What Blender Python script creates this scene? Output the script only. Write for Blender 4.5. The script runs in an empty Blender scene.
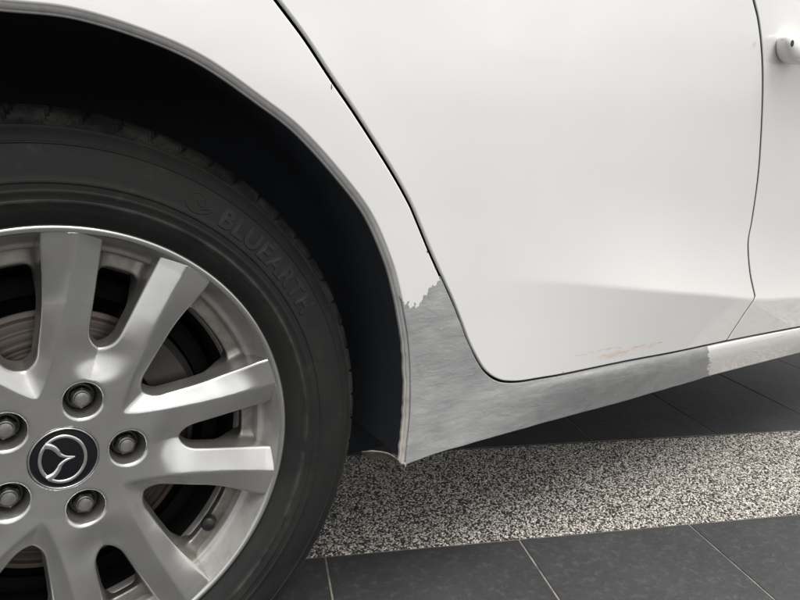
import bpy, bmesh, math, random
import numpy as np
from mathutils import Vector, Matrix, noise
from mathutils.geometry import delaunay_2d_cdt

scene = bpy.context.scene
COL = scene.collection
R = math.radians
rng = np.random.default_rng(7)

# ------------------------------------------------------------------ camera
CAM = np.array([-0.05540585, -0.62775447, 0.29816016])
CR = np.array([0.833652, -0.55017949, 0.04823772])
CU = np.array([0.08391221, 0.21250417, 0.97355057])
CF = np.array([0.54587827, 0.80755465, -0.2233213])
FPX = 644.01
cd = bpy.data.cameras.new('camera'); cam = bpy.data.objects.new('camera', cd); COL.objects.link(cam)
m = Matrix([[CR[i], CU[i], -CF[i], CAM[i]] for i in range(3)] + [[0, 0, 0, 1]])
cam.matrix_world = m
cd.sensor_width = 36; cd.lens = FPX / 800 * 36; cd.clip_start = 0.01; cd.clip_end = 500
scene.camera = cam

# ------------------------------------------------------------------ daylight, overcast
SUN_EL, SUN_AZ = 70, 10          # degrees; azimuth measured from -Y (behind the camera) towards +X
w = bpy.data.worlds.new('World'); scene.world = w; w.use_nodes = True
nt = w.node_tree; nt.nodes.clear()
sky = nt.nodes.new('ShaderNodeTexSky'); sky.sky_type = 'NISHITA'; sky.sun_disc = False
sky.sun_elevation = R(SUN_EL); sky.sun_rotation = R(180 - SUN_AZ)
sky.air_density = 1.0; sky.dust_density = 4.0; sky.ozone_density = 1.0
hs = nt.nodes.new('ShaderNodeHueSaturation'); hs.inputs['Saturation'].default_value = 0.12
bg = nt.nodes.new('ShaderNodeBackground'); bg.inputs['Strength'].default_value = 0.15
wo = nt.nodes.new('ShaderNodeOutputWorld')
tcw = nt.nodes.new('ShaderNodeTexCoord'); cn = nt.nodes.new('ShaderNodeTexNoise'); cn.inputs['Scale'].default_value = 3.2; cn.inputs['Detail'].default_value = 7; cn.inputs['Roughness'].default_value = .62; cn.inputs['Distortion'].default_value = .4
nt.links.new(tcw.outputs['Generated'], cn.inputs['Vector'])
cr_ = nt.nodes.new('ShaderNodeMapRange'); cr_.inputs[1].default_value = .34; cr_.inputs[2].default_value = .66; cr_.inputs[3].default_value = .5; cr_.inputs[4].default_value = 1.45
nt.links.new(cn.outputs[0], cr_.inputs[0]); vm = nt.nodes.new('ShaderNodeVectorMath'); vm.operation = 'SCALE'
nt.links.new(sky.outputs[0], hs.inputs['Color']); nt.links.new(hs.outputs[0], vm.inputs[0]); nt.links.new(cr_.outputs[0], vm.inputs['Scale']); tint = nt.nodes.new('ShaderNodeVectorMath'); tint.operation = 'MULTIPLY'; tint.inputs[1].default_value = (1.01, .995, .965)
nt.links.new(vm.outputs[0], tint.inputs[0]); nt.links.new(tint.outputs[0], bg.inputs[0]); nt.links.new(bg.outputs[0], wo.inputs[0])
sd = bpy.data.lights.new('sun', 'SUN'); sd.energy = 1.2; sd.angle = R(40); sd.color = (1, .97, .93)
so = bpy.data.objects.new('sun', sd); COL.objects.link(so)
az = R(SUN_AZ)
sdir = Vector((math.sin(az) * math.cos(R(SUN_EL)), -math.cos(az) * math.cos(R(SUN_EL)), math.sin(R(SUN_EL))))
so.rotation_euler = sdir.to_track_quat('Z', 'Y').to_euler()
scene.view_settings.view_transform = 'Standard'; scene.view_settings.look = 'None'
scene.view_settings.exposure = 0.76; scene.view_settings.gamma = 1
scene.view_settings.use_curve_mapping = False

# ------------------------------------------------------------------ helpers
def mk(name, verts, faces, mat, parent=None, smooth=True, normals=None, **props):
    me = bpy.data.meshes.new(name)
    if isinstance(verts, np.ndarray) and isinstance(faces, np.ndarray):
        k = faces.shape[1]
        me.vertices.add(len(verts)); me.vertices.foreach_set('co', verts.astype(np.float32).ravel())
        me.loops.add(faces.size); me.loops.foreach_set('vertex_index', faces.astype(np.int32).ravel())
        me.polygons.add(len(faces)); me.polygons.foreach_set('loop_start', np.arange(0, faces.size, k, dtype=np.int32))
        me.polygons.foreach_set('loop_total', np.full(len(faces), k, np.int32))
        me.update(calc_edges=True); me.validate()
    else:
        me.from_pydata([tuple(map(float, v)) for v in verts], [], [tuple(int(i) for i in f) for f in faces])
        me.validate()
    if smooth: me.polygons.foreach_set('use_smooth', [True] * len(me.polygons))
    if normals is not None and len(normals) == len(me.vertices):
        me.normals_split_custom_set_from_vertices([tuple(map(float, n)) for n in normals])
    if mat: me.materials.append(mat)
    o = bpy.data.objects.new(name, me); COL.objects.link(o)
    if parent: o.parent = parent
    for k_, v_ in props.items(): o[k_] = v_
    return o

def empty(name, loc=(0, 0, 0), parent=None, **props):
    o = bpy.data.objects.new(name, None); COL.objects.link(o); o.location = loc; o.empty_display_size = .05
    if parent: o.parent = parent
    for k_, v_ in props.items(): o[k_] = v_
    return o

def mat(name, base=(.5, .5, .5), rough=.5, metal=0., coat=0., coat_r=.03, spec=.5):
    mt = bpy.data.materials.new(name); mt.use_nodes = True
    b = mt.node_tree.nodes['Principled BSDF']
    b.inputs['Base Color'].default_value = (*base, 1); b.inputs['Roughness'].default_value = rough
    b.inputs['Metallic'].default_value = metal; b.inputs['Coat Weight'].default_value = coat
    b.inputs['Coat Roughness'].default_value = coat_r; b.inputs['Specular IOR Level'].default_value = spec
    return mt, mt.node_tree, b

def noise_node(nt, scale, detail=4, rough=.55, vec=None, stretch=None, dist=0):
    tc = nt.nodes.new('ShaderNodeTexCoord'); n = nt.nodes.new('ShaderNodeTexNoise')
    n.inputs['Scale'].default_value = scale; n.inputs['Detail'].default_value = detail
    n.inputs['Roughness'].default_value = rough; n.inputs['Distortion'].default_value = dist
    src = tc.outputs['Object']
    if stretch:
        mp = nt.nodes.new('ShaderNodeMapping'); mp.inputs['Scale'].default_value = stretch[:3]
        if len(stretch) > 3: mp.inputs['Rotation'].default_value = stretch[3:]
        nt.links.new(src, mp.inputs[0]); src = mp.outputs[0]
    nt.links.new(src, n.inputs['Vector'])
    return n

def ramp(nt, src, stops):
    r = nt.nodes.new('ShaderNodeValToRGB')
    e = r.color_ramp.elements
    while len(e) < len(stops): e.new(.5)
    for i, (p, c) in enumerate(stops):
        e[i].position = p; e[i].color = (*c, 1) if len(c) == 3 else c
    nt.links.new(src, r.inputs[0]); return r

def g3(v): return (v, v, v)

def mixc(nt, fac, a, b):
    mx = nt.nodes.new('ShaderNodeMix'); mx.data_type = 'RGBA'
    for sock, val in ((mx.inputs[0], fac), (mx.inputs[6], a), (mx.inputs[7], b)):
        if hasattr(val, 'is_linked') or hasattr(val, 'links'): nt.links.new(val, sock)
        else: sock.default_value = val if isinstance(val, (int, float)) else (*val, 1)
    return mx.outputs[2]

def bump(nt, b, src, strength, dist):
    bp = nt.nodes.new('ShaderNodeBump'); bp.inputs['Strength'].default_value = strength; bp.inputs['Distance'].default_value = dist
    nt.links.new(src, bp.inputs['Height']); nt.links.new(bp.outputs[0], b.inputs['Normal']); return bp

# ------------------------------------------------------------------ materials
# white pearl paint
M_paint, n, b = mat('white_paint', (.80, .795, .78), .42, 0, 1, .04)
b.inputs['Coat IOR'].default_value = 1.75
ns = noise_node(n, 6, 3)
c = ramp(n, ns.outputs[0], [(.3, (.785, .78, .765)), (.7, (.81, .805, .79))])
n1 = noise_node(n, 1.0, 2, .5, stretch=(90, 90, 90))
n.links.new(c.outputs[0], b.inputs['Base Color'])
spk = noise_node(n, 260, 1, .4)
sp = ramp(n, spk.outputs[0], [(.96, (0, 0, 0)), (.98, (1, 1, 1))])
n.links.new(mixc(n, sp.outputs[0], c.outputs[0], (.28, .25, .2)), b.inputs['Base Color'])
pe = noise_node(n, 28, 2, .5); bump(n, b, pe.outputs[0], .05, .001)

# lip paint: underside shade put into the grey, real dirt low down
M_lip, n, b = mat('shaded_dirty_lip_paint', (.5, .49, .47), .5, 0, .3, .2)
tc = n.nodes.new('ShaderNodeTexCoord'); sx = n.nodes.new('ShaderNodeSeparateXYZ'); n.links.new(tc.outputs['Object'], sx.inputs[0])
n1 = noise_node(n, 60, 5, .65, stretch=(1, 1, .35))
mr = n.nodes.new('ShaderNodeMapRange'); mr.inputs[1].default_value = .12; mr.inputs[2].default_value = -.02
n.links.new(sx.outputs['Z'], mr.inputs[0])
shade_grey = ramp(n, n1.outputs[0], [(.35, (.40, .40, .39)), (.65, (.52, .51, .50))])
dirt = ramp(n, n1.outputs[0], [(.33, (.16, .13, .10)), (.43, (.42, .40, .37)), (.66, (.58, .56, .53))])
n.links.new(mixc(n, mr.outputs[0], shade_grey.outputs[0], dirt.outputs[0]), b.inputs['Base Color'])
bump(n, b, n1.outputs[0], .4, .0015)

# grey body filler
M_filler, n, b = mat('body_filler', (.33, .34, .34), .55, 0, .05, .3, spec=.35)
na = noise_node(n, 11, 5, .58, dist=.5); nb = noise_node(n, 13, 5, .56, stretch=(1, 1, 1.5, 0, .6, 0), dist=.6)
nc = noise_node(n, 120, 3, .6)
c1 = ramp(n, na.outputs[0], [(.3, (.275, .279, .282)), (.5, (.315, .319, .322)), (.72, (.36, .363, .364))])
c2 = ramp(n, nb.outputs[0], [(.0, g3(.0)), (.5, g3(.0)), (.60, g3(0)), (.74, g3(.75))])
c3 = ramp(n, nb.outputs[0], [(.24, g3(.6)), (.34, g3(0))])
x1 = mixc(n, c2.outputs[0], c1.outputs[0], (.42, .42, .415))
x2 = mixc(n, c3.outputs[0], x1, (.22, .225, .23))
ne = noise_node(n, 42, 6, .62, stretch=(1, 1, 2.6, 0, -.5, 0), dist=.9)
m1 = ramp(n, ne.outputs[0], [(.64, g3(0)), (.71, g3(.5))]); m2 = ramp(n, ne.outputs[0], [(.28, g3(.6)), (.35, g3(0))])
x3 = mixc(n, m1.outputs[0], x2, (.50, .50, .49)); x4 = mixc(n, m2.outputs[0], x3, (.20, .20, .20))
n.links.new(x4, b.inputs['Base Color'])
ad = n.nodes.new('ShaderNodeMath'); ad.operation = 'MULTIPLY_ADD'; n.links.new(nb.outputs[0], ad.inputs[0]); ad.inputs[1].default_value = 1.6
mn = n.nodes.new('ShaderNodeMath'); mn.operation = 'MULTIPLY'; n.links.new(ne.outputs[0], mn.inputs[0]); mn.inputs[1].default_value = .8; n.links.new(mn.outputs[0], ad.inputs[2])
bump(n, b, ad.outputs[0], .46, .0022)
rr = ramp(n, nb.outputs[0], [(.3, g3(.62)), (.7, g3(.36))]); n.links.new(rr.outputs[0], b.inputs['Roughness'])

# gap black / black plastics
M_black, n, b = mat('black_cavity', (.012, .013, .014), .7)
M_liner, n, b = mat('arch_liner_felt', (.072, .080, .094), .9, spec=.2)
na = noise_node(n, 25, 5, .6); bump(n, b, na.outputs[0], .5, .004)
M_under, n, b = mat('underbody_coating', (.018, .020, .023), .95, spec=.1)
M_valve, n, b = mat('valve_rubber', (.010, .010, .010), .4, spec=.3)

# silver alloy
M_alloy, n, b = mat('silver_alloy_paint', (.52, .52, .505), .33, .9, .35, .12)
na = noise_node(n, 14, 5, .6); nb = noise_node(n, 220, 2, .5)
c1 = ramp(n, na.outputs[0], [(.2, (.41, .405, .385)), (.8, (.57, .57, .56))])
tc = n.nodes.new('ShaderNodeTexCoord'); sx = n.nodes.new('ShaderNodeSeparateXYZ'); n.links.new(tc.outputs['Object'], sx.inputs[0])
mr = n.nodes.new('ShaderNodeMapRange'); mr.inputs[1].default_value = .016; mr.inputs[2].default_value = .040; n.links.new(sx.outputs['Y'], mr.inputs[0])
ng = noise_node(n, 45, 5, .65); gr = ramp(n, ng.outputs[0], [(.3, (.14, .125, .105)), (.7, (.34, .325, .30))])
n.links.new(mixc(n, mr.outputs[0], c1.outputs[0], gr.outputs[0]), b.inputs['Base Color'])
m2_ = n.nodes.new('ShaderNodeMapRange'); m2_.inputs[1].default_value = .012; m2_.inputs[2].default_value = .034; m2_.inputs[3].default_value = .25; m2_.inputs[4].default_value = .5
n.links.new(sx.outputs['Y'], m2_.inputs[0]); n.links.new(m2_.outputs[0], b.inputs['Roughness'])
# dusty barrel
M_barrel, n, b = mat('dusty_barrel_paint', (.4, .39, .36), .5, .55)
na = noise_node(n, 22, 6, .65); c1 = ramp(n, na.outputs[0], [(.3, (.25, .24, .225)), (.55, (.38, .375, .36)), (.75, (.45, .445, .43))])
n.links.new(c1.outputs[0], b.inputs['Base Color'])
# grimy wells
M_grime, n, b = mat('grimy_well', (.25, .22, .18), .5, .6)
na = noise_node(n, 60, 5, .65); c1 = ramp(n, na.outputs[0], [(.3, (.10, .085, .065)), (.7, (.36, .33, .28))])
n.links.new(c1.outputs[0], b.inputs['Base Color'])
M_innerb, n, b = mat('dusted_shade_barrel', (.006, .006, .006), .9, 0, spec=.1)  # brake dust plus the wheel's depth shade, put into a near-black colour
M_nut, n, b = mat('nut_steel', (.42, .42, .42), .32, 1)
na = noise_node(n, 120, 4, .6); c1 = ramp(n, na.outputs[0], [(.3, (.34, .33, .32)), (.7, (.62, .62, .62))]); n.links.new(c1.outputs[0], b.inputs['Base Color'])
M_nutdark, n, b = mat('nut_seat_dark', (.07, .068, .065), .4, .8)
M_cap, n, b = mat('cap_black_gloss', (.003, .0033, .005), .4, 0, .12, .08, spec=.3)
M_chrome, n, b = mat('emblem_chrome', (.72, .71, .69), .22, 1)
# brake disc
M_disc, n, b = mat('rusty_brake_disc', (.3, .28, .26), .4, .85)
tc = n.nodes.new('ShaderNodeTexCoord'); ln = n.nodes.new('ShaderNodeVectorMath'); ln.operation = 'LENGTH'
mp = n.nodes.new('ShaderNodeMapping'); mp.inputs['Scale'].default_value = (1, 0, 1); n.links.new(tc.outputs['Object'], mp.inputs[0]); n.links.new(mp.outputs[0], ln.inputs[0])
nn = n.nodes.new('ShaderNodeTexNoise'); nn.noise_dimensions = '1D'; nn.inputs['Scale'].default_value = 260; nn.inputs['Detail'].default_value = 4
n.links.new(ln.outputs['Value'], nn.inputs['W'])
c1 = ramp(n, nn.outputs[0], [(.3, (.04, .026, .02)), (.5, (.07, .06, .053)), (.7, (.12, .108, .10))]); n.links.new(c1.outputs[0], b.inputs['Base Color'])
bump(n, b, nn.outputs[0], .3, .0004)

# tyre rubber
M_tyre, n, b = mat('tyre_rubber', (.026, .026, .025), .62, spec=.22)
na = noise_node(n, 9, 6, .65, dist=.6); nb = noise_node(n, 55, 4, .7)
c1 = ramp(n, na.outputs[0], [(.35, (.010, .0108, .0112)), (.62, (.018, .0178, .0168)), (.8, (.040, .036, .029))])
c2 = ramp(n, nb.outputs[0], [(.60, g3(0)), (.85, g3(.5))])
tc = n.nodes.new('ShaderNodeTexCoord'); mp = n.nodes.new('ShaderNodeMapping'); mp.inputs['Scale'].default_value = (1, 0, 1); n.links.new(tc.outputs['Object'], mp.inputs[0])
ln = n.nodes.new('ShaderNodeVectorMath'); ln.operation = 'LENGTH'; n.links.new(mp.outputs[0], ln.inputs[0])
rub = ramp(n, ln.outputs['Value'], [(0, g3(0))] + [(q, g3(v)) for q, v in ((.2415, 0), (.2428, 1), (.2441, 0), (.2500, 0), (.2511, .8), (.2524, 0), (.2912, 0), (.2920, .7), (.2930, 0), (.3050, 0), (.3061, 1), (.3074, .1), (.3090, .6))])
wn = noise_node(n, 30, 4, .7); wr_ = ramp(n, wn.outputs[0], [(.38, g3(0)), (.62, g3(.8))])
mu = n.nodes.new('ShaderNodeMath'); mu.operation = 'MULTIPLY'; n.links.new(rub.outputs[0], mu.inputs[0]); n.links.new(wr_.outputs[0], mu.inputs[1])
xx = mixc(n, c2.outputs[0], c1.outputs[0], (.055, .050, .043))
n.links.new(mixc(n, mu.outputs[0], xx, (.10, .095, .085)), b.inputs['Base Color'])
nf = noise_node(n, 400, 3, .6); bump(n, b, nf.outputs[0], .25, .0005)
rr = ramp(n, na.outputs[0], [(.3, g3(.58)), (.7, g3(.76))]); n.links.new(rr.outputs[0], b.inputs['Roughness'])
M_tyretext, n, b = mat('tyre_lettering', (.017, .017, .0168), .6, spec=.25)
nf = noise_node(n, 400, 3, .6); bump(n, b, nf.outputs[0], .25, .0005)

# slate tile
M_tile, n, b = mat('slate_tile', (.05, .051, .054), .55)
na = noise_node(n, 7, 7, .68, dist=.4); nb = noise_node(n, 70, 5, .7); nc = noise_node(n, 420, 2, .5)
oi = n.nodes.new('ShaderNodeObjectInfo')
c1 = ramp(n, na.outputs[0], [(.28, (.028, .029, .031)), (.5, (.036, .037, .039)), (.75, (.052, .052, .053))])
c2 = ramp(n, nb.outputs[0], [(.52, g3(0)), (.72, g3(.6))])
x1 = mixc(n, c2.outputs[0], c1.outputs[0], (.09, .09, .088))
c3 = ramp(n, nc.outputs[0], [(.66, g3(0)), (.73, g3(.6))])
x2 = mixc(n, c3.outputs[0], x1, (.14, .135, .125))
hsv = n.nodes.new('ShaderNodeHueSaturation'); mr = n.nodes.new('ShaderNodeMapRange'); mr.inputs[3].default_value = .85; mr.inputs[4].default_value = 1.15
n.links.new(oi.outputs['Random'], mr.inputs[0]); n.links.new(mr.outputs[0], hsv.inputs['Value']); n.links.new(x2, hsv.inputs['Color'])
n.links.new(hsv.outputs[0], b.inputs['Base Color'])
ad = n.nodes.new('ShaderNodeMath'); ad.operation = 'MULTIPLY_ADD'; n.links.new(nb.outputs[0], ad.inputs[0]); ad.inputs[1].default_value = .5; n.links.new(na.outputs[0], ad.inputs[2])
bump(n, b, ad.outputs[0], .8, .003)
M_grout, n, b = mat('pale_grout', (.24, .22, .19), .9)
na = noise_node(n, 30, 4); c1 = ramp(n, na.outputs[0], [(.35, (.12, .11, .10)), (.65, (.34, .31, .26))]); n.links.new(c1.outputs[0], b.inputs['Base Color'])
M_mortar, n, b = mat('pebble_mortar', (.05, .047, .043), .95)
tc = n.nodes.new('ShaderNodeTexCoord'); vo_ = n.nodes.new('ShaderNodeTexVoronoi'); vo_.inputs['Scale'].default_value = 290; n.links.new(tc.outputs['Object'], vo_.inputs['Vector'])
sc_ = n.nodes.new('ShaderNodeSeparateColor'); n.links.new(vo_.outputs['Color'], sc_.inputs[0]); c1 = ramp(n, sc_.outputs[0], [(.0, (.03, .03, .03)), (.45, (.06, .055, .05)), (.55, (.5, .48, .44)), (1, (.7, .66, .6))])
sx = n.nodes.new('ShaderNodeSeparateXYZ'); n.links.new(tc.outputs['Object'], sx.inputs[0]); gt = n.nodes.new('ShaderNodeMath'); gt.operation = 'GREATER_THAN'; gt.inputs[1].default_value = 1.998; n.links.new(sx.outputs['X'], gt.inputs[0])
n.links.new(mixc(n, gt.outputs[0], (.05, .047, .043), c1.outputs[0]), b.inputs['Base Color'])
# concrete beyond
M_ground, n, b = mat('driveway_concrete', (.055, .055, .056), .95, spec=.1)
na = noise_node(n, 1.5, 6); c1 = ramp(n, na.outputs[0], [(.3, (.045, .045, .046)), (.7, (.065, .065, .065))]); n.links.new(c1.outputs[0], b.inputs['Base Color'])
# pebbles (colour per stone)
M_peb, n, b = mat('pebble_mix', (.4, .4, .4), .45)
at = n.nodes.new('ShaderNodeAttribute'); at.attribute_name = 'stone'; at.attribute_type = 'GEOMETRY'
n.links.new(at.outputs['Color'], b.inputs['Base Color'])

# ------------------------------------------------------------------ body side surface
def smooth(a, bb, x):
    t = np.clip((np.asarray(x, float) - a) / (bb - a), 0, 1); return t * t * (3 - 2 * t)

class PCH:
    """monotone cubic through points"""
    def __init__(s, xs, ys):
        s.x = np.array(xs, float); s.y = np.array(ys, float)
        h = np.diff(s.x); d = np.diff(s.y) / h; m_ = np.zeros(len(xs)); m_[0] = d[0]; m_[-1] = d[-1]
        for i in range(1, len(xs) - 1):
            if d[i - 1] * d[i] > 0:
                w1 = 2 * h[i] + h[i - 1]; w2 = h[i] + 2 * h[i - 1]; m_[i] = (w1 + w2) / (w1 / d[i - 1] + w2 / d[i])
        s.m = m_
    def __call__(s, x):
        x = np.clip(np.asarray(x, float), s.x[0], s.x[-1]); i = np.clip(np.searchsorted(s.x, x, side='right') - 1, 0, len(s.x) - 2)
        h = s.x[i + 1] - s.x[i]; t = (x - s.x[i]) / h
        return ((1 + 2 * t) * (1 - t) ** 2 * s.y[i] + t * (1 - t) ** 2 * h * s.m[i] + t * t * (3 - 2 * t) * s.y[i + 1] + t * t * (t - 1) * h * s.m[i + 1])

UP = PCH([-.12, -.02, .08, .15, .22, .32, .42, .50, .60, .80], [.026, .031, .037, .0418, .046, .0512, .0545, .0558, .0545, .044])
CREASE_X = PCH([.3, .50, .62, .70, .80, .95, 1.15, 3.2], [.156, .147, .1365, .1265, .1135, .0945, .0695, .015])
SILL = PCH([-.09, -.070, -.05, -.025, -.012, -.004, .01, .06], [.0030, .0115, .0205, .0300, .0322, .0300, .0265, .024])

def body_d(x, z):
    x = np.asarray(x, float); z = np.asarray(z, float)
    d = UP(z)
    zc = CREASE_X(x)
    d = d + .16 * smooth(.40, 1.0, x) * (np.clip(z, .25, .56) - .25) ** 2
    amt = .0150 * smooth(.44, .86, x)
    # below the crease the skin tucks inwards, above it a ledge blends back to the door skin
    s_ = z - zc
    lo_ = 1 + s_ / np.maximum(zc + .006, .02); hi_ = np.where(s_ > 0, (1 - np.clip(s_, 0, .15) / .15) ** 2.2, 1 - 2.2 * s_ / .15)
    h_ = np.clip(.5 + .5 * (hi_ - lo_) / .09, 0, 1)
    d = d + amt * np.clip(hi_ + (lo_ - hi_) * h_ - .09 * h_ * (1 - h_), 0, 1)
    # swollen arch flare
    r_ = np.hypot(x, z * 1.0)
    fl = 1 - smooth(.395, .475, r_)
    d = d + .0009 * fl
    return d

def sill_d(x, z):
    return np.where(np.asarray(x) < .62, body_d(x, z) * (1 - smooth(.45, .62, x)) + SILL(z) * smooth(.45, .62, x), SILL(z))

def quarter_d(x, z):
    x = np.asarray(x, float); z = np.asarray(z, float)
    k = smooth(.42, .72, x) * (1 - smooth(.0, .055, z))
    return body_d(x, z) * (1 - k) + SILL(z) * k

def cast(px, py, dfun=body_d):
    """photo pixel -> (x, z) on the body skin"""
    d = CF + CR * (px - 400) / FPX - CU * (py - 300) / FPX
    Y = -.045
    for _ in range(12):
        t = (Y - CAM[1]) / d[1]; P = CAM + t * d; Y = -float(dfun(P[0], P[2]))
    return (P[0], P[2])

def catmull(pts, step=.004, closed=False):
    P = np.array(pts, float); n_ = len(P); out = []
    rngi = range(n_ if closed else n_ - 1)
    for i in rngi:
        p0 = P[(i - 1) % n_] if closed or i > 0 else 2 * P[0] - P[1]
        p1 = P[i % n_]; p2 = P[(i + 1) % n_]
        p3 = P[(i + 2) % n_] if closed or i + 2 < n_ else 2 * P[-1] - P[-2]
        L = np.linalg.norm(p2 - p1); k = max(1, int(L / step))
        for j in range(k):
            t = j / k
            out.append(.5 * ((2 * p1) + (-p0 + p2) * t + (2 * p0 - 5 * p1 + 4 * p2 - p3) * t * t + (-p0 + 3 * p1 - 3 * p2 + p3) * t ** 3))
    if not closed: out.append(P[-1])
    return np.array(out)

def line(a, b_, step=.01):
    a = np.array(a, float); b_ = np.array(b_, float); k = max(1, int(np.linalg.norm(b_ - a) / step))
    return np.array([a + (b_ - a) * i / k for i in range(k)] + [b_])

def joinpts(*segs):
    out = []
    for s in segs:
        for p in s:
            if not out or np.hypot(*(np.array(p) - out[-1])) > 8e-4: out.append(np.array(p, float))
    if np.hypot(*(out[0] - out[-1])) < 8e-4: out.pop()
    return np.array(out)

def area(P): return .5 * np.sum(P[:, 0] * np.roll(P[:, 1], -1) - np.roll(P[:, 0], -1) * P[:, 1])

def offset_poly(P, dd):
    """move a CCW polygon outward by dd"""
    e = np.roll(P, -1, 0) - P; e /= np.linalg.norm(e, axis=1)[:, None] + 1e-12
    nrm = np.stack([e[:, 1], -e[:, 0]], 1)
    v = nrm + np.roll(nrm, 1, 0); L = np.linalg.norm(v, axis=1)[:, None]; v = v / np.maximum(L, 1e-9)
    cs = np.sum(v * nrm, 1)[:, None]
    return P + v * dd / np.maximum(cs, .6), v

def panel(name, poly, dfun, mat_, parent, off=0., bev=.0022, ret=.003, grid=.010, extra=None, rough=None, **props):
    P = np.array(poly)
    if area(P) < 0: P = P[::-1]
    inn, vv = offset_poly(P, -bev)
    # interior points
    x0, z0 = P.min(0); x1, z1 = P.max(0)
    gx, gz = np.meshgrid(np.arange(x0, x1, grid), np.arange(z0, z1, grid * .87)); gx = gx + (np.arange(gx.shape[0]) % 2)[:, None] * grid / 2
    pts = np.stack([gx.ravel(), gz.ravel()], 1)
    if extra is not None: pts = np.concatenate([pts, extra])
    # inside test and clearance
    A = inn; B = np.roll(inn, -1, 0); inside = np.zeros(len(pts), bool); md = np.full(len(pts), 9.)
    for a_, b2 in zip(A, B):
        cnd = ((a_[1] > pts[:, 1]) != (b2[1] > pts[:, 1]))
        with np.errstate(divide='ignore', invalid='ignore'):
            xi = a_[0] + (pts[:, 1] - a_[1]) / (b2[1] - a_[1]) * (b2[0] - a_[0])
        inside ^= cnd & (pts[:, 0] < xi)
        ab = b2 - a_; t = np.clip(((pts - a_) @ ab) / max(ab @ ab, 1e-12), 0, 1)
        md = np.minimum(md, np.hypot(*(pts - (a_ + t[:, None] * ab)).T))
    pts = pts[inside & (md > .0025)]
    allv = [Vector(p) for p in inn] + [Vector(p) for p in pts]
    nb_ = len(inn)
    vo, eo, fo, *_ = delaunay_2d_cdt(allv, [], [list(range(nb_))], 1, 1e-6)
    V2 = np.array([tuple(v) for v in vo])
    # map boundary index
    def surf(x, z):
        d = dfun(x, z) + off
        if rough is not None: d = d + rough(x, z)
        return d
    def nrm(x, z, e=.0006):
        gx_ = (surf(x + e, z) - surf(x - e, z)) / (2 * e); gz_ = (surf(x, z + e) - surf(x, z - e)) / (2 * e)
        n_ = np.stack([-gx_, -np.ones_like(gx_), -gz_], 1); return n_ / np.linalg.norm(n_, axis=1)[:, None]
    verts = np.stack([V2[:, 0], -surf(V2[:, 0], V2[:, 1]), V2[:, 1]], 1); norms = nrm(V2[:, 0], V2[:, 1])
    faces = []
    for f in fo:
        if len(f) < 3: continue
        a_ = sum(V2[f[i]][0] * V2[f[(i + 1) % len(f)]][1] - V2[f[(i + 1) % len(f)]][0] * V2[f[i]][1] for i in range(len(f)))
        faces.append(list(f) if a_ > 0 else list(f)[::-1])
    # rolled edge
    ring_idx = [int(np.argmin(np.abs(V2[:, 0] - p[0]) + np.abs(V2[:, 1] - p[1]))) for p in inn]
    verts = list(verts); norms = list(norms)
    prev = ring_idx; base_n = nrm(inn[:, 0], inn[:, 1]); dsurf = surf(inn[:, 0], inn[:, 1])
    steps = [(bev * math.sin(a_), bev * (1 - math.cos(a_)), a_) for a_ in (R(22), R(45), R(68), R(90))] + [(bev, bev + ret, R(90))]
    n_ = len(inn)
    for (o_, dep, ang) in steps:
        Q = inn + vv * o_ / 1.0
        cur = []
        for i in range(n_):
            verts.append(np.array([Q[i, 0], -(dsurf[i] - dep), Q[i, 1]]))
            nn_ = base_n[i] * math.cos(ang) + np.array([vv[i, 0], 0, vv[i, 1]]) * math.sin(ang); norms.append(nn_ / np.linalg.norm(nn_))
            cur.append(len(verts) - 1)
        for i in range(n_):
            j = (i + 1) % n_
            faces.append([prev[i], cur[i], cur[j], prev[j]])
        prev = cur
    return mk(name, verts, faces, mat_, parent, normals=norms, **props)

# ------------------------------------------------------------------ the car
CARLABEL = 'white car seen close at its rear wheel, with grey filler smeared over the dented sill'
car = empty('car', (0, 0, 0), label=CARLABEL, category='car')

G_REAR = [(277, 0), (305, 37.5), (331, 77), (357.5, 116), (391, 169), (409, 201), (417, 219), (430, 250.6), (439, 271), (445, 284.5), (452, 300), (460, 320), (467, 339), (473, 352), (479, 363), (484, 370.5), (491, 376.8), (498, 380.5), (506, 382.3), (520, 382.2), (540, 379)]
G_LOW = [(565.5, 374.5), (625, 362), (677.5, 352), (726.5, 341.3), (763, 334), (800, 327)]
G_FRONT = [(754, 0), (759, 22), (762.5, 56), (763, 94), (761, 142.5), (758, 180), (752.5, 219), (749, 238), (748.5, 250), (750.6, 274), (754.8, 294), (754.5, 299), (740, 320.5), (726.5, 341.3)]
rear = catmull([cast(*p) for p in G_REAR])
low = catmull([cast(*p) for p in [G_REAR[-1]] + G_LOW], .008)
# continue the lines past the frame
topdir = rear[0] - rear[10]; topdir /= np.linalg.norm(topdir)
rtop = rear[0] + topdir * ((.74 - rear[0][1]) / topdir[1]) * np.array([1.0, 1]); rtop[1] = .74
lowend = np.array([2.7, low[-1][1] - .005])
front = catmull([cast(*p) for p in G_FRONT], .003)
# keep the crease corner sharp
kx = int(np.argmin([np.hypot(*(q - np.array(cast(754.8, 296.5)))) for q in front]))
fdir = front[0] - front[8]; ftop = np.array([front[0][0] + fdir[0] / fdir[1] * (.74 - front[0][1]) * 1.15, .74])
zf = float(front[-1][1])

def wgap(x): return .0046 - .0012 * smooth(.4, 1.0, x)
extra_crease = []
for x in np.arange(.45, 2.7, .009):
    for dz in (-.005, -.0025, -.0012, 0, .0012, .0025, .005, .012): extra_crease.append((x, float(CREASE_X(x)) + dz))
extra_crease = np.array(extra_crease)

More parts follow.
